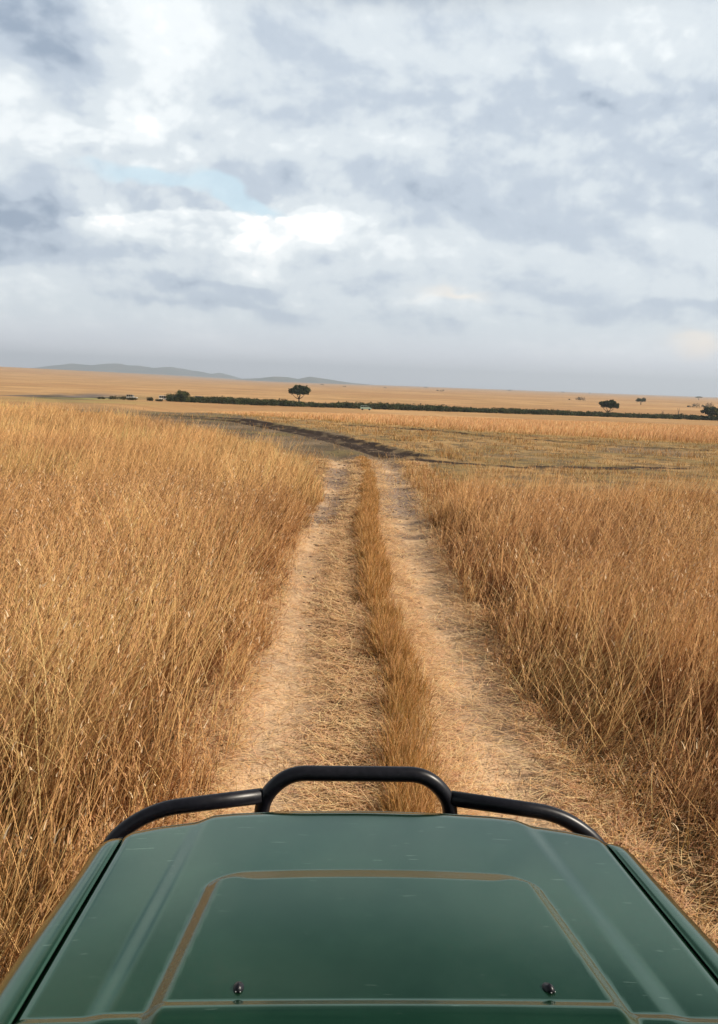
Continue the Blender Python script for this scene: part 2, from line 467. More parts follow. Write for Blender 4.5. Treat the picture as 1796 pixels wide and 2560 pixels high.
def join(parts):
    V = []; Q = []; Cc = []; o = 0
    for v, q, c in parts:
        V.append(v); Q.append(q + o); Cc.append(c); o += len(v)
    return np.concatenate(V), np.concatenate(Q), np.concatenate(Cc)


PAL = np.array([(.84, .51, .235), (.68, .345, .115), (.36, .130, .055), (.27, .165, .045), (.66, .35, .18), (.42, .205, .065)])


def pick(n, pr, u=None):
    """per-blade colour from patch dependent probabilities pr (N,6)"""
    cs = np.cumsum(pr, 1); cs /= cs[:, -1:]
    u = rng.random(n) if u is None else u
    i = (u[:, None] > cs).sum(1).clip(0, 5)
    c = PAL[i] * rng.uniform(.72, 1.18, n)[:, None]
    return np.clip(c, 0, .9)


def patchprob(x, y):
    a = fbm(x, y, 3.2, 91); b = fbm(x, y, 1.1, 93); r = fbm(x, y, 2.2, 95)
    one = np.ones_like(a)
    return np.stack([.10 + 1.1 * sstep(a, .45, .65), .55 * one, .2 + 1.7 * sstep(r, .48, .64), .12 + .7 * sstep(b, .5, .7),
                     .18 * one + .3 * sstep(r, .45, .6), .35 * one], -1)


grass_m = blade_mat('dry_grass', .20)


def tall_field(name, label, side, n, rmax):
    x, y = scatter(n, rmax)
    # gather blades into loose tufts
    nt_ = n // 14; tx, ty = scatter(nt_, rmax)
    ti = rng.integers(0, nt_, n); r = np.hypot(tx[ti], ty[ti])
    loose = rng.random(n) < .25
    x = np.where(loose, x, tx[ti] + rng.normal(0, .05, n) * (1 + r * .03)); y = np.where(loose, y, ty[ti] + rng.normal(0, .05, n) * (1 + r * .03))
    if side < 0: e = left_edge(x, y) - x; keep = (e > 0) & (y < 62)
    else:
        e = x - right_edge(x, y); keep = (e > 0) & (y < 18.8 + (fbm(x, y, 1.5, 97) - .5) * 3)
    if side > 0: keep &= (y > 4.5 + (fbm(x, y, 1.0, 98) - .5) * 1.0) | (rng.random(n) < .25 + .6 * sstep(fbm(x, y, .5, 96), .35, .6)) & (y > 2.6)
    dn = fbm(x, y, .8, 99); keep &= (rng.random(n) < .25 + 1.1 * sstep(dn, .32, .6))
    keep &= ~in_car(x, y)
    x, y, e, ti = x[keep], y[keep], e[keep], ti[keep]; n = len(x); r = np.hypot(x, y)
    hgt = .50 + .42 * fbm(x, y, 1.6, 101) + .22 * fbm(x, y, .5, 103)
    hgt *= (.28 + .72 * sstep(e, -.05, .75)) * (.82 + .36 * rng.random(nt_)[ti])
    if side > 0: hgt *= (.50 + .50 * sstep(y + .1 * (x - 2), 4.2, 6.6)) * .95
    hgt *= (1 - .12 * sstep(r, 20, 50))
    stem = rng.random(n) < .21                      # long pale flowering stems over a mass of finer leaves
    L = np.where(stem, hgt * rng.uniform(.9, 1.4, n), hgt * rng.uniform(.3, .75, n))
    wd = np.where(stem, .0034, .0046) * rng.uniform(.7, 1.3, n) * np.where(rng.random(n) < .06, 2.1, 1.0) + np.where(stem, .00052, .00044) * r
    wind = .1 + 2.2 * (fbm(x, y, 2.2, 105) - .5); wstr = sstep(fbm(x, y, 1.3, 107), .35, .68); tlean = np.abs(rng.normal(0, .16, nt_))[ti]
    azl = np.where(rng.random(n) < .74, wind + rng.normal(0, .5, n), rng.uniform(-math.pi, math.pi, n))
    l0 = np.abs(rng.normal(.05, .12, n)) + .34 * wstr + tlean; l1 = l0 + np.where(stem, np.abs(rng.normal(.36, .30, n)), np.abs(rng.normal(.42, .34, n)) + .3)
    crossed = rng.random(n) < .02; L = np.where(crossed, L * .7, L)
    l0 = np.where(crossed, rng.uniform(.5, 1.1, n), l0); l1 = np.where(crossed, l0 + .2, l1)
    P = np.stack([x, y, ground_z(x, y) - .01], -1)
    tu = rng.random(nt_)[ti]; tb = rng.uniform(.62, 1.25, nt_)[ti]; u_ = np.where(rng.random(n) < .7, tu, rng.random(n))
    big_ = .62 + .80 * fbm(x, y, 4.5, 109, 3); hue = sstep(fbm(x, y, 3.0, 112, 3), .42, .64)[:, None]; tb = tb * big_
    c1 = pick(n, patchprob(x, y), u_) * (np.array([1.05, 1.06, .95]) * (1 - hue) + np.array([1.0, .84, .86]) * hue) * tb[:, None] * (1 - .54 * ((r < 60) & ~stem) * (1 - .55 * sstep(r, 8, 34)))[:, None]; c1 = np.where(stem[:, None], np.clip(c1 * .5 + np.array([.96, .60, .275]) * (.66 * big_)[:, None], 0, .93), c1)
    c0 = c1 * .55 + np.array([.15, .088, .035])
    parts = []
    nr = r < 16
    for msk, ns in ((nr, 4), (~nr, 2)):
        if not msk.any(): continue
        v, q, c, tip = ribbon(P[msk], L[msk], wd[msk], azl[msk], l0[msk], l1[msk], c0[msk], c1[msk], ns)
        parts.append((v, q, c))
        # seed heads: short drooping, wider, feathery spikelets at the tips
        hm = stem[msk] & (rng.random(msk.sum()) < (.8 if ns == 4 else .35))
        tp = tip[hm]; k_ = len(tp); rr = r[msk][hm]; az2 = azl[msk][hm]
        for rep in range(3 if ns == 4 else 1):
            cc = np.array([(.56, .31, .15)]) * rng.uniform(.6, 1.25, (k_, 1)); paler = rng.random(k_) < .10
            cc = np.where(paler[:, None], np.array([.85, .68, .46]), cc)  # some heads, picked at random, are a paler tan
            off = np.stack([np.zeros(k_), np.zeros(k_), -rng.uniform(0, .10, k_)], -1) * (rep > 0)
            v, q, c, _ = ribbon(tp + off, rng.uniform(.02, .06, k_), rng.uniform(.0035, .0075, k_) + .00032 * rr,
                                az2 + rng.normal(0, .8, k_), rng.uniform(.1, .9, k_), rng.uniform(.6, 1.7, k_), cc, cc, 2, taper=.6)
            parts.append((v, q, c))
    V, Q, cc = join(parts)
    o = obj(name, np_mesh(name, V, Q, cc), grass_m); tag(o, label, 'grass', kind='stuff')


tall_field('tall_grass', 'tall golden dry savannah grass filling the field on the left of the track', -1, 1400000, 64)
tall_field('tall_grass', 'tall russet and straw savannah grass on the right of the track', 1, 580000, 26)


def low_grass():
    # centre strip between the ruts
    n = 190000; y = 1.2 + 28.5 * rng.random(n) ** 1.25; u = rng.normal(0, 1, n)
    xc = track_x(y); x = xc - .03 - .07 * sstep(y, 6, 10) + np.where(u < 0, u * .36, u * .17)
    x = x + (fbm(x * 0, y, 1.6, 117) - .5) * .30; keep = (np.abs(u) < 2.1) & ~in_car(x, y) & (rng.random(n) < (.32 + 1.1 * sstep(fbm(x, y, .35, 111), .40, .64)) * (1 - .5 * sstep(y, 14, 26)))
    x, y, u = x[keep], y[keep], u[keep]; n = len(x); r = np.hypot(x, y)
    right = sstep(u, -.6, .5)
    hgt = (.07 + .145 * right) * (.60 + .75 * fbm(x, y, .4, 113)) * (1 - .6 * sstep(y, 13, 27))
    L = hgt * rng.uniform(.45, 1.3, n); wd = .0028 * rng.uniform(.7, 1.4, n) + .00040 * r
    azl = np.where(rng.random(n) < .5, rng.normal(0, .9, n), rng.uniform(-3.1, 3.1, n))
    l0 = np.abs(rng.normal(.18, .38, n)) + .75 * (1 - right); l1 = l0 + np.abs(rng.normal(.4, .4, n))
    pr = np.stack([.15 + .7 * right, 1.1 * right + .1, 1.3 - 1.1 * right, .45 + .5 * right, .3 + 0 * u, .4 + 0 * u], -1)
    c1 = pick(n, pr); c0 = c1 * .55 + np.array([.13, .105, .03])
    P = np.stack([x, y, ground_z(x, y) - .005], -1)
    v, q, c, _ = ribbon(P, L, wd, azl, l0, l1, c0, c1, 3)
    o = obj('centre_grass', np_mesh('centre_grass', v, q, c), grass_m)
    tag(o, 'low strip of golden grass growing between the two wheel ruts', 'grass', kind='stuff')
    # short turf: right verge, hollow by the muddy road, flattened corner beside the car
    n = 560000; x, y = scatter(n, 72, r0=12)
    bare, strip, mud, dark, tl, tr = masks(x, y)
    xc = track_x(y); dx = np.abs(x - xc)
    verge = (y < 22) & (dx > 1.0)
    mid = (y >= 18) & (y < band_y0(x) + 1)
    clump = fbm(x, y, .7, 121)
    pk = np.where(verge, .75 + 0 * x, .42 * sstep(clump, .38, .60) + .12) * (1 - .97 * dark) * (1 - .8 * mud) * (1 - .85 * bare * (y < 29.5)) * (1 - tl) * (1 - tr * (y > 5.8))
    keep = (verge | mid) & (rng.random(n) < pk) & ~in_car(x, y)
    x, y, clump, verge = x[keep], y[keep], clump[keep], verge[keep]; n = len(x); r = np.hypot(x, y)
    isl = fbm(x, y, 2.5, 123)
    hgt = np.where(verge, .09 + .10 * clump, .04 + .10 * sstep(clump, .4, .7) + .12 * sstep(isl, .55, .75))
    # taller ragged grass just beyond the bend on the right
    hgt = hgt + .22 * np.exp(-(((x - 3.9) / .9) ** 2 + ((y - 22) / 4.5) ** 2)) + .16 * np.exp(-(((x - 6.2) / 1.3) ** 2 + ((y - 31.5) / 1.6) ** 2))
    L = hgt * rng.uniform(.5, 1.5, n); wd = .003 * rng.uniform(.7, 1.4, n) + .00042 * r
    azl = rng.uniform(-3.14, 3.14, n); l0 = np.abs(rng.normal(.3, .25, n)); l1 = l0 + np.abs(rng.normal(.6, .4, n))
    z0 = 0 * x
    pr = np.stack([.5 + z0, .6 + z0, .35 + .4 * verge, .34 + z0, .2 + z0, .7 + z0], -1)
    c1 = pick(n, pr); c0 = c1 * .6 + np.array([.10, .085, .03])
    P = np.stack([x, y, ground_z(x, y) - .004], -1)
    v, q, c, _ = ribbon(P, L, wd, azl, l0, l1, c0, c1, 2)
    o = obj('short_grass', np_mesh('short_grass', v, q, c), grass_m)
    tag(o, 'short yellow green turf with earth showing beside the muddy road', 'grass', kind='stuff')
    # pale field beyond, up to the brow
    n = 620000; x = rng.uniform(-34, 62, n); y = 42 + 70 * rng.random(n) ** 1.1
    y0 = band_y0(x) + (fbm(x, y, 3, 131) - .5) * 2.5
    keep = (y > y0) & (x / y > -.50) & (x / y < .66) & (rng.random(n) < (.25 + .75 * sstep(fbm(x, y, 2, 133), .3, .55)))
    keep &= poly_d(x, y, ROAD) > 1.8 + y * .05
    x, y, y0 = x[keep], y[keep], y0[keep]; n = len(x); r = np.hypot(x, y)
    hgt = (.14 + .24 * sstep(x, -12, 8)) * (1 - .35 * sstep(y, 60, 75)) * (.7 + .6 * fbm(x, y, 2.2, 135)) * (.35 + .65 * sstep(y - y0, 0, 2.5))
    L = hgt * rng.uniform(.6, 1.15, n); wd = .008 + .00032 * r
    azl = rng.normal(.1, 1.0, n); l0 = np.abs(rng.normal(.1, .15, n)); l1 = l0 + np.abs(rng.normal(.4, .3, n))
    fr = np.exp(-(y - y0) / 2.0); z0 = 0 * x
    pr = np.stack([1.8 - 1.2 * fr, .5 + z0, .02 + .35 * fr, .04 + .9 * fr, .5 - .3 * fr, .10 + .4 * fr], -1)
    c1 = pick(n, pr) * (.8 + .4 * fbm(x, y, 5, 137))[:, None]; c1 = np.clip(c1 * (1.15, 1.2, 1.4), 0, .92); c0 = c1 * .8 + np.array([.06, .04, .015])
    P = np.stack([x, y, ground_z(x, y) - .01], -1)
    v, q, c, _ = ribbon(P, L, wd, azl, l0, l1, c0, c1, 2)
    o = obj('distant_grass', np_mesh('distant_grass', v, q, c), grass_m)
    tag(o, 'pale golden grass field beyond the muddy road, up to the brow', 'grass', kind='stuff')


low_grass()


def straw():
    # straw pressed flat in the ruts and verges, swept mostly sideways
    n = 520000; y = 1.0 + 28 * rng.random(n) ** 1.7; xc = track_x(y)
    x = xc + rng.uniform(-1.75, 2.1, n)
    dx = np.abs(np.abs(x - xc) - .82)
    e_l = left_edge(x, y) - x
    dens = (.16 + .85 * sstep(dx, .12, .5)) * (.35 + 1.1 * fbm(x, y, .5, 141)) * (1 - .62 * sstep(y, 10, 20))
    keep = (rng.random(n) < dens) & ~in_car(x, y) & (e_l < .35) & ((x < right_edge(x, y) + .1) | (rng.random(n) < .15))
    x, y, xc = x[keep], y[keep], xc[keep]; n = len(x); r = np.hypot(x, y)
    L = rng.uniform(.03, .15, n) * (1 + 1.0 * (rng.random(n) < .10)); wd = .0022 * rng.uniform(.7, 1.5, n) + .00036 * r
    sweep = (fbm(x, y, 1.0, 143) - .5) * 2.6
    azl = sweep + np.where(rng.random(n) < .5, 0, math.pi) + rng.normal(0, .85, n)
    l0 = rng.uniform(1.25, 1.56, n); l1 = l0 + rng.uniform(-.1, .35, n)
    z0 = 0 * x; edge = sstep(np.abs(x - xc), 1.0, 1.4)
    pr = np.stack([2.0 + z0, .3 + .5 * edge, .12 + .5 * edge, .06 + .2 * edge, .9 + z0, .25 + .3 * edge], -1)
    c = pick(n, pr); c = np.clip(c * (1.05, 1.15, 1.25) + .04, 0, .9)
    P = np.stack([x, y, ground_z(x, y) + rng.uniform(.006, .035, n)], -1)
    azl2 = azl + math.pi / 2
    v, q, cc, _ = ribbon(P, L, wd, azl, l0, l1, c, c, 3, face=azl2, taper=.4)
    o = obj('flattened_straw', np_mesh('flattened_straw', v, q, cc), grass_m)
    tag(o, 'pale flattened straw lying across the wheel ruts', 'straw', kind='stuff')
    # clods of earth scattered in the bare parts
    nc = 1500; y = 9 + 34 * rng.random(nc); x = track_x(y) + rng.normal(0, 1.1, nc) + (y > 30) * rng.normal(1, 2, nc)
    V = []; Qs = []; cl = []
    oc = np.array([(1, 0, 0), (-1, 0, 0), (0, 1, 0), (0, -1, 0), (0, 0, 1), (0, 0, -1)], float)
    tri = np.array([(0, 2, 4), (2, 1, 4), (1, 3, 4), (3, 0, 4), (2, 0, 5), (1, 2, 5), (3, 1, 5), (0, 3, 5)])
    zz = ground_z(x, y)
    for i in range(nc):
        s_ = random.uniform(.008, .026) * (1 + y[i] * .02)
        p = oc * s_ * rng.uniform(.6, 1.4, (6, 3)) * (1.4, 1, .6) + (x[i], y[i], zz[i] + s_ * .2)
        V.append(p); Qs.append(tri + 6 * i); cl.append(np.tile(np.array([.24, .17, .12]) * random.uniform(.6, 1.2), (6, 1)))
    o = obj('earth_clods', np_mesh('earth_clods', np.concatenate(V), np.concatenate(Qs), np.concatenate(cl)), grass_m)
    tag(o, 'small brown clods of earth scattered in the ruts', 'clods', kind='stuff')


straw()


# ------------------------------------------------------------------ far hills
def hills(name, pts, y0, depth, seed):
    xs = np.linspace(pts[0][0], pts[-1][0], 260); base = np.interp(xs, [p[0] for p in pts], [p[1] for p in pts])
    ts = np.linspace(-1, 1, 61)
    Xg, Tg = np.meshgrid(xs, ts); Yg = y0 + Tg * depth
    prof = np.cos(Tg * math.pi / 2) ** 1.2
    Zg = -14 + (base[None, :] + 14) * prof * (.82 + .36 * fbm(Xg, Yg, 420, seed)) / .98
    nx, ny = len(xs), len(ts); idx = np.arange(nx * ny).reshape(ny, nx)
    Q = np.stack([idx[:-1, :-1], idx[:-1, 1:], idx[1:, 1:], idx[1:, :-1]], -1).reshape(-1, 4)
    me = np_mesh(name, np.stack([Xg, Yg, Zg], -1).reshape(-1, 3), Q, None, True)
    mt, t, b = new_mat('hill_bush'); b.inputs['Roughness'].default_value = 1
    tcn = t.nodes.new('ShaderNodeTexCoord'); nn = noise(t, tcn.outputs['Object'], .006, 6, .7)
    t.links.new(mixc(t, nn.ss(.35, .65), (.05, .07, .04), (.16, .13, .09)), b.inputs['Base Color'])
    tag(obj(name, me, mt), kind='structure')


hills('hills', [(-4300, 0), (-3900, 25), (-3450, 85), (-3139, 128), (-2841, 117), (-2731, 140), (-2454, 160), (-2234, 148), (-1978, 114),
                (-1715, 136), (-1498, 100), (-1322, 89), (-1139, 63), (-1010, 89), (-832, 47), (-701, 9), (-486, -10), (-300, -14)], 13000, 1500, 151)
hills('hills', [(-760, -14), (-659, -8), (-512, 9), (-317, 22), (-156, 46), (6, 43), (107, 29), (234, 57), (366, 43), (530, 25), (699, 7), (921, -6), (1100, -14)], 9500, 900, 161)

# ------------------------------------------------------------------ trees and bushes
leaf_m = blade_mat('leaf', .12)
bark_m = simple_mat('bark', (.10, .075, .055), .9)


def tube_v(pts, rads, n=8):
    V = []; Q = []
    P_ = [Vector(p) for p in pts]
    for i, p in enumerate(P_):
        d = (P_[min(i + 1, len(P_) - 1)] - P_[max(i - 1, 0)]).normalized()
        a = d.orthogonal().normalized() if i == 0 else (a - d * a.dot(d)).normalized()
        b = d.cross(a)
        for j in range(n):
            t = 2 * math.pi * j / n; V.append(p + (a * math.cos(t) + b * math.sin(t)) * rads[i])
    for i in range(len(P_) - 1):
        for j in range(n):
            Q.append((i * n + j, i * n + (j + 1) % n, (i + 1) * n + (j + 1) % n, (i + 1) * n + j))
    Q.append(tuple(range(n))[::-1]); Q.append(tuple((len(P_) - 1) * n + j for j in range(n)))
    return V, Q


class MB:
    def __init__(s): s.V = []; s.Q = []
    def add(s, V, Q):
        o = len(s.V); s.V += [tuple(v) for v in V]; s.Q += [tuple(i + o for i in q) for q in Q]; return s
    def tube(s, pts, rads, n=8):
        if not hasattr(rads, '__len__'): rads = [rads] * len(pts)
        return s.add(*tube_v(pts, rads, n))
    def box(s, x0, x1, y0, y1, z0, z1):
        V = [(x, y, z) for z in (z0, z1) for (x, y) in ((x0, y0), (x1, y0), (x1, y1), (x0, y1))]
        return s.add(V, [(0, 3, 2, 1), (4, 5, 6, 7), (0, 1, 5, 4), (1, 2, 6, 5), (2, 3, 7, 6), (3, 0, 4, 7)])
    def prism(s, prof, x0, x1):
        """profile in (y,z) extruded along x"""
        n = len(prof); V = [(x0, y, z) for y, z in prof] + [(x1, y, z) for y, z in prof]
        return s.add(V, [tuple(range(n)), tuple(range(2 * n - 1, n - 1, -1))] + [(i, i + n, (i + 1) % n + n, (i + 1) % n) for i in range(n)])
    def build(s, name, mat, parent=None, smooth=False, bevel=0, seg=2):
        me = bpy.data.meshes.new(name); me.from_pydata(s.V, [], s.Q)
        import bmesh
        b = bmesh.new(); b.from_mesh(me); bmesh.ops.recalc_face_normals(b, faces=b.faces)
        if smooth:
            for f_ in b.faces: f_.smooth = True
        b.to_mesh(me); b.free(); me.update()
        o = obj(name, me, mat, parent)
        if bevel:
            md = o.modifiers.new('bevel', 'BEVEL'); md.width = bevel; md.segments = seg; md.limit_method = 'ANGLE'; md.angle_limit = math.radians(35)
            if smooth: pass
        if smooth:
            md = o.modifiers.new('weighted', 'WEIGHTED_NORMAL') if False else None
        return o


def leaves(lumps, n, size, cols, flat=.0):
    """leaf faces through the volume of several ellipsoid lumps (cx,cy,cz,rx,ry,rz)"""
    L_ = np.array(lumps, float); wgt = L_[:, 3] * L_[:, 4] * L_[:, 5]; wgt = wgt ** .7; wgt /= wgt.sum()
    i = rng.choice(len(L_), n, p=wgt); d = rng.normal(0, 1, (n, 3)); d /= np.linalg.norm(d, axis=1)[:, None]
    rad = rng.random(n) ** .42 * (1 + .10 * rng.normal(0, 1, n))
    P = L_[i, :3] + d * rad[:, None] * L_[i, 3:6]
    a = rng.normal(0, 1, (n, 3)); a /= np.linalg.norm(a, axis=1)[:, None]; b = np.cross(a, rng.normal(0, 1, (n, 3))); b /= np.linalg.norm(b, axis=1)[:, None]
    s_ = size * rng.uniform(.5, 1.3, n)[:, None]
    V = np.stack([P - a * s_, P + b * s_ * .55, P + a * s_, P - b * s_ * .55], 1).reshape(-1, 3)
    Q = np.arange(4 * n).reshape(-1, 4)
    cl = np.array(cols); ti = rng.integers(0, len(cl), len(L_))
    tone = rng.uniform(.8, 1.2, len(L_))[i]
    c = cl[(ti[i] + (rng.random(n) < .35) * rng.integers(0, len(cl), n)) % len(cl)] * (rng.uniform(.7, 1.35, n) * tone)[:, None]
    return V, Q, np.repeat(c, 4, axis=0)


GREEN = [(.045, .062, .022), (.065, .080, .026), (.038, .050, .020), (.085, .095, .035)]


def tree(name, label, cat, x, y, trunk_h, forks, lumps, nleaf, lsize, group=None, cols=GREEN, r0=.28, zoff=0):
    z = float(ground_z(np.array([x]), np.array([y]))[0]) + zoff
    t = empty(name, (x, y, z)); tag(t, label, cat, group)
    mb = MB()
    mb.tube([(0, 0, -.3), (.05, 0, trunk_h * .5), (0, .05, trunk_h)], [r0 * 1.25, r0, r0 * .8], 9)
    for f_ in forks:
        a = Vector((0, .05, trunk_h * .92)); b = Vector(f_); mid = a.lerp(b, .5) + Vector((0, 0, -.12 * abs(b.x)))
        mb.tube([a, mid, b], [r0 * .62, r0 * .42, r0 * .14], 7)
        for k_ in range(3):
            e = b + Vector((random.uniform(-1, 1), random.uniform(-1, 1), random.uniform(.3, 1.0))) * .9
            mb.tube([mid.lerp(b, .4 + .2 * k_), e], [r0 * .2, r0 * .07], 5)
    mb.build('trunk', bark_m, t, True)
    v, q, c = leaves(lumps, nleaf, lsize, cols)
    obj('crown', np_mesh('crown', v, q, c), leaf_m, t)
    return t


def crown_lumps(rx, rz, zc, n, rl, cx=0, top=1.0, seed=0):
    r_ = random.Random(seed); L_ = []
    for k_ in range(n):
        a = r_.uniform(0, 2 * math.pi); d = math.sqrt(r_.random()) * .82
        X_, Y_ = cx + math.cos(a) * d * rx, math.sin(a) * d * rx
        zt = zc + rz * (math.sqrt(max(0, 1 - d * d * .9)) * top * r_.uniform(.1, 1.0) - .28)
        L_.append((X_, Y_, zt, rl * r_.uniform(.7, 1.2), rl * r_.uniform(.7, 1.2), rl * r_.uniform(.65, .95)))
    return L_


tree('acacia_tree', 'broad rounded acacia standing above the middle of the dark thicket', 'tree', 5.3, 416, 3.4,
     [(-3.0, 0, 5.0), (-1.2, .8, 6.0), (.9, -.5, 5.8), (2.6, .5, 5.2), (.4, 1.2, 6.4)],
     crown_lumps(6.0, 3.6, 6.8, 48, 1.15, seed=4), 6500, .36, 'solitary trees on the plain', r0=.36)
tree('acacia_tree', 'wide low-crowned acacia with a forked trunk at the right part of the thicket', 'tree', 165.3, 432, 2.0,
     [(-2.6, 0, 3.4), (-1.0, .8, 4.2), (1.6, -.5, 3.9), (3.0, .5, 3.3)],
     crown_lumps(5.8, 3.4, 5.2, 46, 1.1, seed=10), 6500, .36, 'solitary trees on the plain', r0=.34)
tree('acacia_tree', 'small dark round tree alone on the plain, right of the wide forked one', 'tree', 380, 900, 2.2,
     [(-1.5, 0, 3.2), (1.4, .5, 3.4)], crown_lumps(5.6, 3.9, 4.6, 22, 1.8, seed=12), 2200, .42, 'solitary trees on the plain', r0=.45)
tree('acacia_tree', 'dense round bushy tree in the thicket at the right edge', 'tree', 207.5, 407, 1.2,
     [(-1.2, 0, 2.6), (1.2, .5, 2.8)], crown_lumps(4.8, 3.6, 3.7, 30, 1.3, seed=15), 6500, .36, 'solitary trees on the plain', r0=.3)
tree('round_bush', 'large dark round bush between the parked white safari cars', 'bush', -47.7, 391, .5,
     [(-1.2, 0, 2.0), (1.2, .5, 2.2)], crown_lumps(3.6, 3.4, 2.4, 26, 1.25, seed=21) + crown_lumps(3.4, 2.2, 1.2, 14, 1.2, seed=22), 4600, .24, None, r0=.2)


def bush(x, y, wx, hz, label, nleaf=900, ls=.22, group='low dark bushes left of the thicket', name='bush', z=None):
    if z is None: z = float(ground_z(np.array([x]), np.array([y]))[0])
    t = empty(name, (x, y, z)); tag(t, label, 'bush', group)
    L_ = []
    for k_ in range(8):
        a = random.uniform(-1, 1); L_.append((a * wx * .5, random.uniform(-.5, .5) * wx * .5, hz * .42 * (1 - .4 * abs(a)) * random.uniform(.7, 1.2),
                                              wx * .2, wx * .2, hz * .40))
    v, q, c = leaves(L_, nleaf, ls, [(.06, .055, .022), (.045, .05, .02), (.085, .07, .035)])
    obj('foliage', np_mesh('foliage', v, q, c), leaf_m, t)
    mb = MB()
    for k_ in range(4):
        a = k_ * 1.6; mb.tube([(0, 0, -.1), (math.cos(a) * wx * .2, math.sin(a) * wx * .2, hz * .5)], [.06, .02], 5)
    mb.build('stem', bark_m, t, True)


bush(-80.6, 382, 3.0, 1.3, 'smallest low bush at the left end of the bush row', 500)
bush(-74.0, 382, 6.6, 2.4, 'widest rounded bush below the leftmost safari car')
bush(-67.6, 382, 4.8, 1.6, 'low spreading bush just right of the widest rounded one')
bush(-60.2, 382, 3.0, 2.4, 'small upright round bush below the white minibus', 600)
bush(-56.5, 384, 3.2, 1.5, 'low bush where the dark thicket begins', 500)


def thicket():
    L_ = []; x = -54.0
    r_ = random.Random(5)
    while x < 300:
        for row in range(4):
            yy = 400 + row * 5 + r_.uniform(-2, 2) + .03 * x + (row - 1) * 2; xx = x + r_.uniform(-1.6, 1.6)
            hz = 1.3 + 2.9 * float(fbm(np.array([xx]), np.array([0.0]), 20, 171)[0]) + .5 * (r_.random() ** 3)
            if 20 < xx < 48: hz += .3
            hz *= float(np.interp(xx, [20, 80, 150, 240], [1, .92, .74, .66]))
            z = float(ground_z(np.array([xx]), np.array([yy]))[0])
            hz *= r_.uniform(.82, 1.08); wl_ = r_.uniform(1.3, 2.4); L_.append((xx, yy, z + hz * .40, wl_, 1.7, hz * .56))
        x += 1.5
    v, q, c = leaves(L_, 120000, .34, [(.050, .066, .020), (.066, .080, .025), (.042, .052, .018), (.070, .066, .028)])
    o = obj('thicket', np_mesh('thicket', v, q, c), leaf_m); tag(o, 'long dark green thicket of bushes crossing the plain', 'thicket', kind='stuff')


thicket()
LOWD = [(393, 1130, 11.5, 6.5, 'dark dome-shaped bush alone on the plain, left of the wide forked acacia'),
        (378, 1131, 4, 2.2, 'tiny dark bush left of the dome-shaped one'),
        (417, 848, 8, 6.0, 'dark bush with a raised right side, near the right edge of the plain'),
        (411, 850, 5.5, 2.6, 'low dark bush touching the raised one near the right edge'),
        (465, 915, 8, 7.0, 'dark peaked bush standing above the bushy tree at the right edge'),
        (452, 900, 7, 3.0, 'low flat bush left of the peaked one at the right edge'),
        (440, 2436, 9, 4, 'first dark speck of bush on the pale far plain right of the acacia'),
        (316, 2806, 9, 5, 'dark dot of a bush on the far plain, above the green van'),
        (128, 3266, 12, 6, 'dark dot of a bush near the end of the nearer blue hills'),
        (169, 2598, 9, 3.5, 'low speck of bush on the far plain beyond the acacia'),
        (381, 2124, 8, 4, 'second dark speck of bush in the small far cluster'),
        (392, 2247, 8, 4, 'third dark speck of bush in the small far cluster'),
        (30, 1900, 9, 4, 'small dark bush on the skyline plain just behind the acacia crown')]
for (x, y, wx, hz, lb) in LOWD: bush(x, y, wx, hz, lb, 260, wx * .055, 'scattered bushes on the far plain')
tree('flat_topped_tree', 'distant flat-topped umbrella tree near the right edge of the plain', 'tree', 1106, 2240, 5.0, [(-4, 0, 7.0), (4, 1, 7.0)],
     [(-5, 0, 8, 5, 5, 1.4), (0, 0, 8.6, 5, 5, 1.5), (5, 0, 8.2, 5, 5, 1.3)], 700, .8, None, r0=.7)
for i, (x, y, hh) in enumerate([(1600, 6100, 13), (2050, 6300, 10), (2400, 6700, 8), (1350, 5200, 9), (900, 5600, 9)]):
    bush(x, y, hh * 2.4, hh, 'faint bush on the right-hand skyline', 160, 1.5, 'faint bushes along the right-hand skyline')


def snag(x, y, h, label):
    z = float(ground_z(np.array([x]), np.array([y]))[0]); t = MB()
    t.tube([(0, 0, -.2), (.05, 0, h * .55), (-.25, 0, h * .8), (-.55, .1, h)], [.2, .15, .1, .05], 7)
    t.tube([(.05, 0, h * .5), (.4, 0, h * .75), (.5, .1, h * 1.02)], [.12, .08, .04], 6)
    t.tube([(0, 0, h * .3), (.7, .2, h * .5)], [.07, .03], 5)
    o = t.build('dead_tree', bark_m, None, True); o.location = (x, y, z); tag(o, label, 'dead tree', 'dead trees in the thicket')


snag(194.5, 414, 5.3, 'taller bare forked dead tree rising from the thicket')
snag(186.5, 414, 3.9, 'shorter bare leaning dead tree in the thicket')

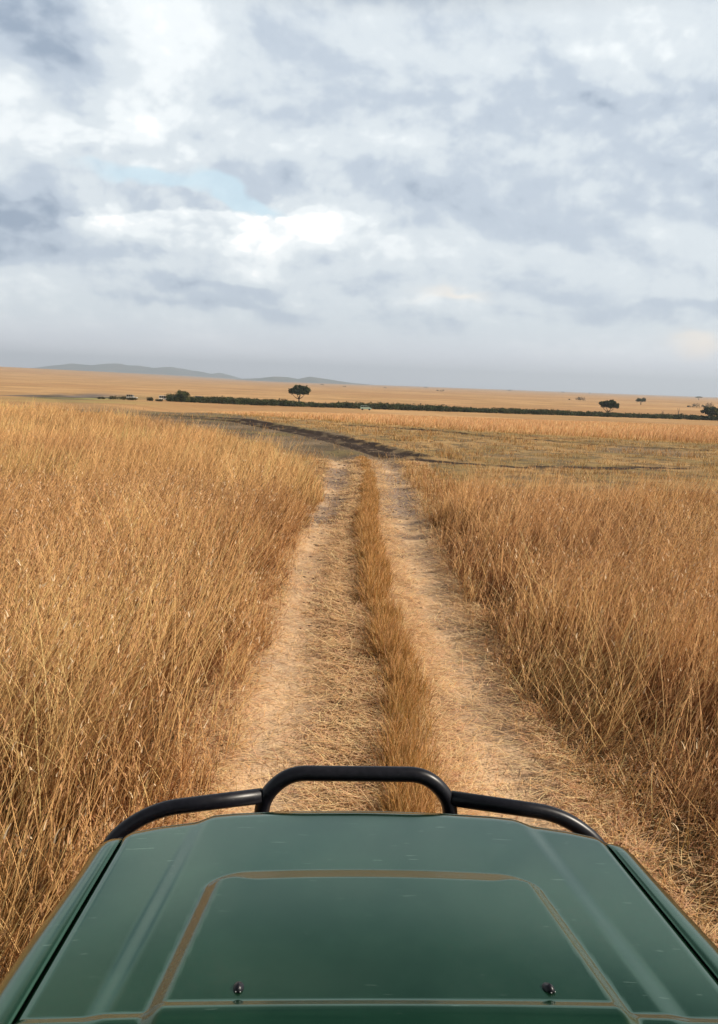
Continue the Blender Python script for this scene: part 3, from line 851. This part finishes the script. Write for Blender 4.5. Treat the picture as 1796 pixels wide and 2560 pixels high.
# ------------------------------------------------------------------ paints
def paint_mat():
    mt, t, b = new_mat('green_paint')
    tcn = t.nodes.new('ShaderNodeTexCoord'); ob = tcn.outputs['Object']
    n1 = noise(t, ob, 2.2, 5, .6); n2 = noise(t, ob, 60, 4, .7); n3 = noise(t, ob, 900, 2, .5)
    c = mixc(t, n1.ss(.35, .65), (.016, .078, .040), (.026, .102, .054))
    c = mixc(t, n1.ss(.42, .72) * n2.ss(.35, .75) * .22, c, (.10, .11, .07))                    # fine road dust
    # a few light scratches
    sep_ = t.nodes.new('ShaderNodeMapping'); sep_.inputs['Scale'].default_value = (3.0, 22, 1); sep_.inputs['Rotation'].default_value = (0, 0, .25)
    t.links.new(ob, sep_.inputs[0])
    sc_ = noise(t, sep_.outputs[0], 4.0, 2, .5)
    c = mixc(t, sc_.ss(.715, .75) * .55, c, (.20, .30, .22))
    sp = noise(t, ob, 260, 1, .5); c = mixc(t, sp.ss(.80, .83) * .7, c, (.30, .33, .25))
    da = t.nodes.new('ShaderNodeAttribute'); da.attribute_name = 'col'      # grass reflection painted in as an olive-brown band along the bonnet creases
    refl = (E_(t, da.outputs['Fac']) * (.55 + n2 * .7)).sat()
    c = mixc(t, refl, c, (.105, .082, .032))
    t.links.new((.8 - refl * .8).s, b.inputs['Metallic']); t.links.new((.42 - refl * .36).s, b.inputs['Coat Weight'])
    t.links.new(c, b.inputs['Base Color'])
    rr = n2 * .05 + n1 * .10 + .08 + refl * .4; t.links.new(rr.s, b.inputs['Roughness'])
    b.inputs['Metallic'].default_value = .8; b.inputs['Coat Weight'].default_value = .42; b.inputs['Coat IOR'].default_value = 1.52; b.inputs['Coat Roughness'].default_value = .06
    b.inputs['Specular IOR Level'].default_value = .3
    bm = t.nodes.new('ShaderNodeBump'); bm.inputs['Strength'].default_value = .05; bm.inputs['Distance'].default_value = .01
    t.links.new((n1 + n3 * .03).s, bm.inputs['Height']); t.links.new(bm.outputs[0], b.inputs['Normal'])
    return mt


green_m = paint_mat()
bar_m = simple_mat('black_powder_coat', (.008, .008, .012), .36, 0, .0, .25, 40, .35)
rubber_m = simple_mat('black_rubber', (.02, .02, .022), .7)
dark_m = simple_mat('dark_recess', (.006, .006, .006), .9)
steel_m = simple_mat('grey_steel', (.30, .30, .31), .4, .8)
lens_m = simple_mat('lamp_lens', (.75, .76, .78), .12, .3, .5)
amber_m = simple_mat('amber_lens', (.75, .28, .03), .2)
seat_m = simple_mat('grey_cloth', (.12, .11, .10), .9)
def glass_mat(name, tint=(.55, .62, .60)):
    mt, t, b = new_mat(name); b.inputs['Base Color'].default_value = (*tint, 1); b.inputs['Roughness'].default_value = .03
    b.inputs['Transmission Weight'].default_value = 1; b.inputs['IOR'].default_value = 1.45
    return mt
glass_m = glass_mat('window_glass')

# ------------------------------------------------------------------ the safari vehicle we look out from
car = empty('safari_vehicle', (CARX, CARY, 0), CARROT)
tag(car, 'dark green safari vehicle with black bull bar, its bonnet filling the foreground', 'off-road car')


def half_w(y): return .783 + (.60 - y) * .030
def front_y(x):
    a = abs(x)
    return float(np.interp(a, [0, .25, .45, .52, .575, .62, .70, .79], [.762, .755, .738, .724, .688, .675, .652, .612]))


def bonnet():
    NS, NT = 220, 200
    V = np.zeros((NT + 13, NS + 1, 3)); refl_mask = np.zeros((NT + 13, NS + 1))
    s = np.linspace(-1, 1, NS + 1)
    for j in range(NT + 13):
        t = min(j / NT, 1.0)
        for i, si in enumerate(s):
            x0 = si * half_w(0.1); yf = front_y(x0)
            y = -.45 + (yf + .45) * t; x = si * half_w(y)
            a = abs(x)
            z = 1.128 + .092 * (.65 - y) / .98 + .010 * (1 - (a / .8) ** 2) * 1.4
            # outer step
            rid = .560 + (.60 - y) * .085
            z += .0075 * float(sstep(np.array(rid - a), -.032, .032))
            # raised centre panel with rounded front corners
            ex = (.470 + (.30 - y) * .105) - a; ey = .318 - y - .02 * (a / .45) ** 2
            r_ = .10
            if ex < r_ and ey < r_: d = r_ - math.hypot(r_ - ex, r_ - ey)
            else: d = min(ex, ey)
            bl_ = float(sstep(np.array(ex - ey), -.06, .06)); wd_ = .095 * bl_ + .042 * (1 - bl_); z += .0265 * float(np.clip(d / wd_, 0, 1) * .75 + .25 * sstep(np.array(d), -.004, wd_ + .004))
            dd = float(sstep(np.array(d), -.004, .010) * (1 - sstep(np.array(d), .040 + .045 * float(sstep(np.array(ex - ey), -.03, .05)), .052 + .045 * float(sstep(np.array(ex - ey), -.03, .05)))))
            refl_mask[j, i] = dd * (.30 + .70 * float(sstep(np.array(ex - ey), -.03, .05))) + .12 * float(sstep(np.array(-y), .332, .340) * 1.3 * (1 - sstep(np.array(-y), .352, .366)))  # mask of the painted grass reflection: step faces and rear lip
            # upswept rear lip
            z += .0095 * float(np.clip((-y - .328) / .030, 0, 1)) - .020 * float(sstep(np.array(-y), .37, .45))
            # soft roll towards the gap and towards the nose
            z -= .006 * float(sstep(np.array(a / half_w(y)), .975, 1.0))
            dn = yf - y
            refl_mask[j, i] = max(refl_mask[j, i], .25 * float(sstep(np.array(a), .49, .56)) * (1 - float(sstep(np.array(a), .60, .66))) * max(0, 1 - abs(dn) / .045), .15 * max(0, 1 - abs(dn) / .012))  # painted reflection continues along the front edge
            if dn < .06: z -= .010 * (1 - dn / .06) ** 2.2
            if j > NT:
                k_ = (j - NT) / 12; ang = k_ * math.pi / 2
                y = yf + .022 * math.sin(ang); z -= .030 * (1 - math.cos(ang)) + (.10 * max(0, k_ - .6))
            V[j, i] = (x, y, z)
    nt_ = V.shape[0]; idx = np.arange(nt_ * (NS + 1)).reshape(nt_, NS + 1)
    Q = np.stack([idx[:-1, :-1], idx[:-1, 1:], idx[1:, 1:], idx[1:, :-1]], -1).reshape(-1, 4)
    me = np_mesh('bonnet', V.reshape(-1, 3), Q, np.repeat(refl_mask.reshape(-1, 1), 3, 1), True)
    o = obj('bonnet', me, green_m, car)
    md = o.modifiers.new('thick', 'SOLIDIFY'); md.thickness = .012; md.offset = -1
    return V


BV = bonnet()
def bonnet_z(x, y):
    d = (BV[..., 0] - x) ** 2 + (BV[..., 1] - y) ** 2
    i = np.unravel_index(np.argmin(d[:200]), d[:200].shape); return BV[i][2]


for sx in (-.338, .360):
    zb = bonnet_z(sx, -.284); mb = MB()
    yaw_ = 0 if sx < 0 else .35
    # low teardrop body
    V = []; Q = []; NR = 9; NC = 14
    for a in range(NR):
        ph = a / (NR - 1) * math.pi / 2
        for b_ in range(NC):
            th = 2 * math.pi * b_ / NC; rx_, ry_ = .0125, .019
            X_ = math.cos(th) * math.cos(ph) * rx_; Y_ = math.sin(th) * math.cos(ph) * ry_; Z_ = math.sin(ph) * .013 * (1 - .25 * math.sin(th))
            V.append((sx + X_ * math.cos(yaw_) - Y_ * math.sin(yaw_), -.284 + X_ * math.sin(yaw_) + Y_ * math.cos(yaw_), zb - .001 + Z_))
    for a in range(NR - 1):
        for b_ in range(NC): Q.append((a * NC + b_, a * NC + (b_ + 1) % NC, (a + 1) * NC + (b_ + 1) % NC, (a + 1) * NC + b_))
    noz = mb.add(V, Q).build('washer_nozzle', bar_m, car, True)
    for dxx in (-.005, .005):
        jt = MB()
        px = sx + dxx * math.cos(yaw_) + .017 * math.sin(yaw_); py = -.284 + dxx * math.sin(yaw_) - .017 * math.cos(yaw_)
        jt.tube([(px, py, zb + .004), (px, py - .003, zb + .0055)], .0016, 8)
        jt.build('spray_jet', steel_m, noz, True)


def fender(sgn):
    prof = [(.0, .0), (.012, .002), (.035, .0), (.058, -.010), (.077, -.026), (.092, -.050), (.101, -.08), (.107, -.12), (.111, -.2), (.112, -.3), (.112, -.42)]
    ys = list(np.linspace(-.62, .50, 30)) + [.53, .56, .585, .605, .62, .635, .648, .656, .66]
    V = []
    for y in ys:
        x0 = half_w(y) + .0055
        zg = 1.128 + .092 * (.65 - y) / .98 - .001
        nose = max(0, (y - .50) / .16)
        shrink = 1 - .25 * nose ** 2.2; drop = .10 * nose ** 3
        for (dx_, dz_) in prof:
            zz = zg + dz_ - drop; yy = y
            V.append((sgn * (x0 + dx_ * shrink * (1 + .18 * float(sstep(np.array(.45 - y), 0, .6)))), yy, zz))
    n = len(prof); Q = [(i * n + j, i * n + j + 1, (i + 1) * n + j + 1, (i + 1) * n + j) for i in range(len(ys) - 1) for j in range(n - 1)]
    # nose skirt
    b0 = (len(ys) - 1) * n
    for (dx_, dz_) in prof:
        v = V[b0 + prof.index((dx_, dz_))]; V.append((v[0], v[1] + .01, v[2] - .12 if dz_ > -.25 else v[2]))
    Q += [(b0 + j, b0 + j + 1, b0 + n + j + 1, b0 + n + j) for j in range(n - 1)]
    mb = MB(); mb.add(V, Q); o = mb.build('fender', green_m, car, True)
    md = o.modifiers.new('thick', 'SOLIDIFY'); md.thickness = .010; md.offset = -1 if sgn > 0 else -1
    # dark channel under the shut line
    ch = MB()
    for i in range(20):
        ya, yb = -.45 + i * .0535, -.45 + (i + 1) * .0535
        za = 1.128 + .092 * (.65 - ya) / .98 - .028; zb_ = 1.128 + .092 * (.65 - yb) / .98 - .028
        xa, xb = half_w(ya), half_w(yb)
        ch.add([(sgn * (xa - .05), ya, za), (sgn * (xa + .03), ya, za), (sgn * (xb + .03), yb, zb_), (sgn * (xb - .05), yb, zb_)], [(0, 1, 2, 3)])
    ch.build('shut_channel', dark_m, car)
    # black rubber arch over the wheel
    V = []; n = 26; pr = [(.0, .0), (.045, .0), (.060, -.012), (.060, -.045), (.0, -.045)]
    for k_ in range(n + 1):
        a = math.radians(-8 + 196 * k_ / n)
        for dx_, dr in pr:
            rr = .55 + dr; V.append((sgn * (.905 + dx_ + .030), .22 + math.cos(a) * rr, .375 + math.sin(a) * rr))
    Q = [(i * 5 + j, i * 5 + (j + 1) % 5, (i + 1) * 5 + (j + 1) % 5, (i + 1) * 5 + j) for i in range(n) for j in range(5)]
    MB().add(V, Q).build('wheel_arch', rubber_m, car, True)


fender(-1); fender(1)


def wheel(x, y, sgn):
    w_ = MB(); NC = 36
    prof = [(-.12, .24), (-.125, .33), (-.105, .375), (-.05, .385), (.05, .385), (.105, .375), (.125, .33), (.12, .24)]
    V = [(px, math.cos(2 * math.pi * k_ / NC) * r, math.sin(2 * math.pi * k_ / NC) * r) for k_ in range(NC) for px, r in prof]
    n = len(prof); Q = [(k_ * n + j, k_ * n + (j + 1) % n, ((k_ + 1) % NC) * n + (j + 1) % n, ((k_ + 1) % NC) * n + j) for k_ in range(NC) for j in range(n)]
    e = bpy.data.objects.new('wheel', None); C.objects.link(e); e.parent = car; e.location = (x, y, .385)
    w_.add(V, Q).build('tyre', rubber_m, e, True)
    r_ = MB(); r_.tube([(sgn * .02, 0, 0), (sgn * .09, 0, 0)], [.242, .242], 28); r_.tube([(sgn * .09, 0, 0), (sgn * .12, 0, 0)], [.07, .06], 16)
    r_.build('rim', steel_m, e)


for sg in (-1, 1):
    wheel(sg * .80, .22, sg); wheel(sg * .80, -2.55, sg)

# bull bar
def arc_pts(pts, r, n=6):
    """round the corners of a polyline"""
    P_ = [Vector(p) for p in pts]; o = [P_[0]]
    for i in range(1, len(P_) - 1):
        a, b, c = P_[i - 1], P_[i], P_[i + 1]
        ra = min(r, (a - b).length * .48, (c - b).length * .48)
        p0 = b + (a - b).normalized() * ra; p2 = b + (c - b).normalized() * ra
        for k_ in range(n + 1):
            t = k_ / n; o.append(p0 * (1 - t) ** 2 + b * 2 * t * (1 - t) + p2 * t * t)
    o.append(P_[-1]); return o


bb = MB(); TR = .0280; YB = .93; ZD = -.026
top = [(-.36, YB, 1.105), (-.30, YB, 1.215), (.265, YB, 1.215), (.325, YB, 1.105)]
pt = arc_pts([(-.366, YB, .55), (-.366, YB, 1.115), (-.270, YB, 1.212), (.234, YB, 1.214), (.330, YB, 1.115), (.330, YB, .55)], .10, 12)
for p_ in pt: p_.z += ZD
bb.tube(pt, TR, 18)
for s_, xm in ((-1, -.366), (1, .330)):
    c0 = -.006
    pw = arc_pts([(xm, YB, 1.122), (c0 + s_ * .755, YB - .005, 1.066), (c0 + s_ * .925, YB - .03, .945), (c0 + s_ * .955, YB - .10, .66), (c0 + s_ * .88, YB - .10, .56)], .16, 10)
    for p_ in pw: p_.z += ZD
    bb.tube(pw, TR, 18)
bb.tube([(-.366, YB, .84), (.330, YB, .84)], TR * .8, 14)
bbo = bb.build('bull_bar', bar_m, car, True)
bumper = MB(); bumper.box(-.93, .93, .74, .97, .42, .60); bumper.build('bumper', bar_m, car, False, .03, 3)
gr = MB(); gr.box(-.50, .50, .655, .675, .68, 1.0); gro = gr.build('grille', dark_m, car, False, .005)
for k_ in range(6): MB().box(-.48, .48, .676, .690, .71 + k_ * .05, .728 + k_ * .05).build('grille_slat', rubber_m, gro)
for s_ in (-1, 1):
    h_ = MB(); h_.tube([(s_ * .64, .62, .86), (s_ * .64, .672, .86)], [.10, .105], 24); ho = h_.build('headlight', lens_m, car, False, .006)
    hb = MB(); hb.box(s_ * .53 if s_ > 0 else -.75, .75 if s_ > 0 else -.53, .60, .655, .72, 1.0); hb.build('lamp_housing', green_m, car, False, .02)
    ind = MB(); ind.box(min(s_ * .77, s_ * .87), max(s_ * .77, s_ * .87), .60, .66, .80, .92); ind.build('indicator', amber_m, car, False, .01)
fp = MB(); fp.box(-.86, .86, .56, .60, .58, 1.02); fp.build('front_panel', green_m, car, False, .02)

# cowl and cabin
cw = MB(); cw.prism([(-.452, 1.19), (-.452, 1.217), (-.50, 1.226), (-.60, 1.232), (-.60, 1.12), (-.46, 1.12)], -.80, .80)
cw.build('cowl', green_m, car, False, .006)
bd = MB()
for sg in (-1, 1):
    xa, xb = (-.945, -.90) if sg < 0 else (.90, .945)
    bd.prism([(-.58, 1.17), (-.58, .45), (-2.0, .45), (-2.02, .72), (-2.22, .93), (-2.55, 1.0), (-2.88, .93), (-3.08, .72), (-3.12, .45), (-3.9, .45), (-3.95, 1.17)], xa, xb)
bd.box(-.90, .90, -3.9, -3.84, .45, 1.17); bd.box(-.90, .90, -3.85, -.60, .44, .50)
bd.box(-.90, .90, -.64, -.60, .5, 1.12)
bd.build('body', green_m, car, False, .012)
for sg in (-1, 1):
    for (ya, yb) in ((-1.62, -.72), (-2.0, -1.66)):
        d_ = MB(); x0, x1 = sorted((sg * .945, sg * .955)); d_.box(x0, x1, ya, yb, .52, 1.15); do = d_.build('door', green_m, car, False, .004)
        hd = MB(); x0, x1 = sorted((sg * .956, sg * .975)); hd.box(x0, x1, ya + .03, ya + .14, 1.02, 1.05); hd.build('handle', rubber_m, do, False, .004)
    # pillars
    MB().tube([(sg * .82, -.60, 1.17), (sg * .74, -1.27, 1.80)], .028, 8).build('pillar', green_m, car, True)
    for yy in (-1.66, -2.7, -3.88): MB().tube([(sg * .90, yy, 1.16), (sg * .78, yy, 1.82)], .03, 8).build('pillar', green_m, car, True)
    for (ya, yb) in ((-1.64, -.86), (-2.68, -1.70), (-3.85, -2.74)):
        wn = MB(); a = sg
        top_y = ya if ya > -1.7 and yb > -1.0 else ya
        y_front_top = -1.28 if yb > -1.0 else yb
        wn.add([(a * .89, ya, 1.175), (a * .89, yb, 1.175), (a * .782, y_front_top, 1.79), (a * .782, ya, 1.79)], [(0, 1, 2, 3)])
        o = wn.build('side_window', glass_m, car); md = o.modifiers.new('t', 'SOLIDIFY'); md.thickness = .004
    mr = MB(); x0, x1 = sorted((sg * .98, sg * 1.14)); mr.box(x0, x1, -.93, -.86, 1.20, 1.38); mo = mr.build('wing_mirror', bar_m, car, False, .02)
    ar = MB(); ar.tube([(sg * .92, -.88, 1.18), (sg * 1.03, -.89, 1.24)], .012, 8); ar.build('mirror_arm', bar_m, mo)
ws = MB(); ws.add([(-.79, -.605, 1.21), (.79, -.605, 1.21), (.71, -1.27, 1.79), (-.71, -1.27, 1.79)], [(0, 1, 2, 3)])
o = ws.build('windscreen', glass_m, car); md = o.modifiers.new('t', 'SOLIDIFY'); md.thickness = .005
rf = MB()
rf.box(-.80, .80, -1.70, -1.26, 1.80, 1.86); rf.box(-.80, .80, -3.92, -2.75, 1.80, 1.86); rf.box(-.80, -.62, -2.75, -1.70, 1.80, 1.86); rf.box(.62, .80, -2.75, -1.70, 1.80, 1.86)
rf.build('roof', green_m, car, False, .015)
for sg in (-.42, .42):
    for yy in (-1.75, -2.75):
        st = MB(); st.box(sg - .25, sg + .25, yy - .02, yy + .46, .55, .78); so = st.build('seat', seat_m, car, False, .04)
        MB().box(sg - .25, sg + .25, yy - .18, yy - .03, .70, 1.35).build('backrest', seat_m, so, False, .04)

# ------------------------------------------------------------------ parked vehicles far off
def far_car(name, label, x, y, rot, bodycol, kind, hgt=2.3):
    z = float(ground_z(np.array([x]), np.array([y]))[0]) - .02
    t = empty(name, (x, y, z), rot); tag(t, label, 'van' if kind == 'van' else 'safari car', 'vehicles parked on the plain')
    pm = simple_mat('far_paint', bodycol, .4, 0, .3); b = MB(); L = 2.45
    if kind == 'van':
        prof = [(-L, .45), (-L, 1.25), (-2.3, 1.35), (1.25, 1.35), (2.1, 1.12), (L, .95), (L, .45)]; b.prism(prof, -.85, .85)
        r_ = MB(); r_.prism([(-2.25, 1.95), (-2.2, 2.03), (.45, 2.03), (.55, 1.95)], -.80, .80)
        wins = [(-2.15, -1.15), (-1.05, -.1), (0, .75)]; front = ((1.3, 1.35), (.55, 1.95)); yt = -2.2
    else:
        prof = [(-L, .55), (-L, 1.30), (.95, 1.30), (1.0, 1.22), (2.25, 1.12), (L, 1.0), (L, .55)]; b.prism(prof, -.85, .85)
        r_ = MB(); r_.prism([(-2.4, hgt - .10), (-2.38, hgt), (.5, hgt), (.55, hgt - .10)], -.86, .86)
        wins = [(-2.25, -1.4), (-1.3, -.45), (-.35, .45)]; front = ((1.0, 1.30), (.55, hgt - .12)); yt = -2.35
    b.build('body', pm, t, False, .06)
    ro = r_.build('roof', pm if kind != 'open' else simple_mat('canvas', (.14, .13, .11), .8), t, False, .03)
    topz = 1.95 if kind == 'van' else hgt - .1
    for sg in (-1, 1):
        for (a, c) in wins:
            m_ = MB(); x0, x1 = sorted((sg * .80, sg * .83)); m_.box(x0, x1, a, c, 1.36 if kind == 'van' else 1.31, topz - .05); m_.build('side_window', winm, t)
        for (a, c) in [(wins[0][0] - .1, 0), (wins[1][0] - .05, 0), (wins[2][0] - .05, 0), (wins[2][1] + .06, 0)]: MB().tube([(sg * .81, a, 1.28), (sg * .81, a, topz + .02)], .05, 6).build('pillar', pm, t)
    fr = MB(); (fy0, fz0), (fy1, fz1) = front
    fr.add([(-.75, fy0, fz0), (.75, fy0, fz0), (.72, fy1, fz1), (-.72, fy1, fz1)], [(0, 1, 2, 3)]); o = fr.build('windscreen', winm, t)
    md = o.modifiers.new('t', 'SOLIDIFY'); md.thickness = .01
    for sg in (-1, 1):
        for yy in (-1.55, 1.55):
            w_ = MB(); w_.tube([(sg * .68, yy, .38), (sg * .90, yy, .38)], [.38, .38], 20); w_.build('wheel', rubber_m, t)
    if kind == 'van':
        rk = MB()
        for yy in (-1.6, -.8, 0): rk.tube([(-.7, yy, 2.02), (-.7, yy, 2.35)], .03, 5); rk.tube([(.7, yy, 2.02), (.7, yy, 2.35)], .03, 5)
        rk.box(-.75, .75, -1.9, .3, 2.33, 2.42); rk.build('raised_hatch', dark_m, t)
    else:
        hd = MB(); hd.box(-.7, -.5, 2.44, 2.48, .85, .98); hd.build('headlight', lens_m, t); hd = MB(); hd.box(.5, .7, 2.44, 2.48, .85, .98); hd.build('headlight', lens_m, t)
    return t


winm = simple_mat('dark_glass', (.02, .022, .025), .15)
RX_ = -math.pi / 2
far_car('safari_car', 'white open safari car with dark canvas roof, leftmost and alone on the slope', -72.0, 405, RX_, (.78, .76, .70), 'open', 2.25)
far_car('safari_car', 'long white safari car with white roof, between the lone car and the round bush', -57.2, 405, RX_ + .2, (.80, .78, .72), 'closed', 2.4)
far_car('safari_car', 'dark brown safari car tucked against the left of the round bush', -52.2, 402, RX_ - .3, (.10, .055, .045), 'open', 2.5)
far_car('safari_car', 'whitish safari car half hidden behind the thicket right of the round bush', -41.3, 412, RX_, (.72, .72, .70), 'open', 2.8)
far_car('minivan', 'pale green minivan with raised roof hatch in front of the dark thicket', 34.6, 380, RX_, (.42, .60, .52), 'van')

# ------------------------------------------------------------------ haze
import bmesh as _bm
hb_ = _bm.new(); _bm.ops.create_cube(hb_, size=1.0)
for v_ in hb_.verts: v_.co = Vector((v_.co.x * 30400, v_.co.y * 30400, 130 + v_.co.z * 310))
hme = bpy.data.meshes.new('haze'); hb_.to_mesh(hme); hb_.free()
hz = bpy.data.objects.new('haze', hme); C.objects.link(hz)
hm = bpy.data.materials.new('haze'); hm.use_nodes = True; ht = hm.node_tree; ht.nodes.clear()
ho_ = ht.nodes.new('ShaderNodeOutputMaterial'); pv = ht.nodes.new('ShaderNodeVolumePrincipled')
pv.inputs['Color'].default_value = (.77, .875, 1.0, 1); pv.inputs['Density'].default_value = 1.15e-4; pv.inputs['Anisotropy'].default_value = .2
ht.links.new(pv.outputs[0], ho_.inputs['Volume']); hme.materials.append(hm)
tag(hz, 'pale blue haze in the air over the far plain', 'haze', kind='stuff')
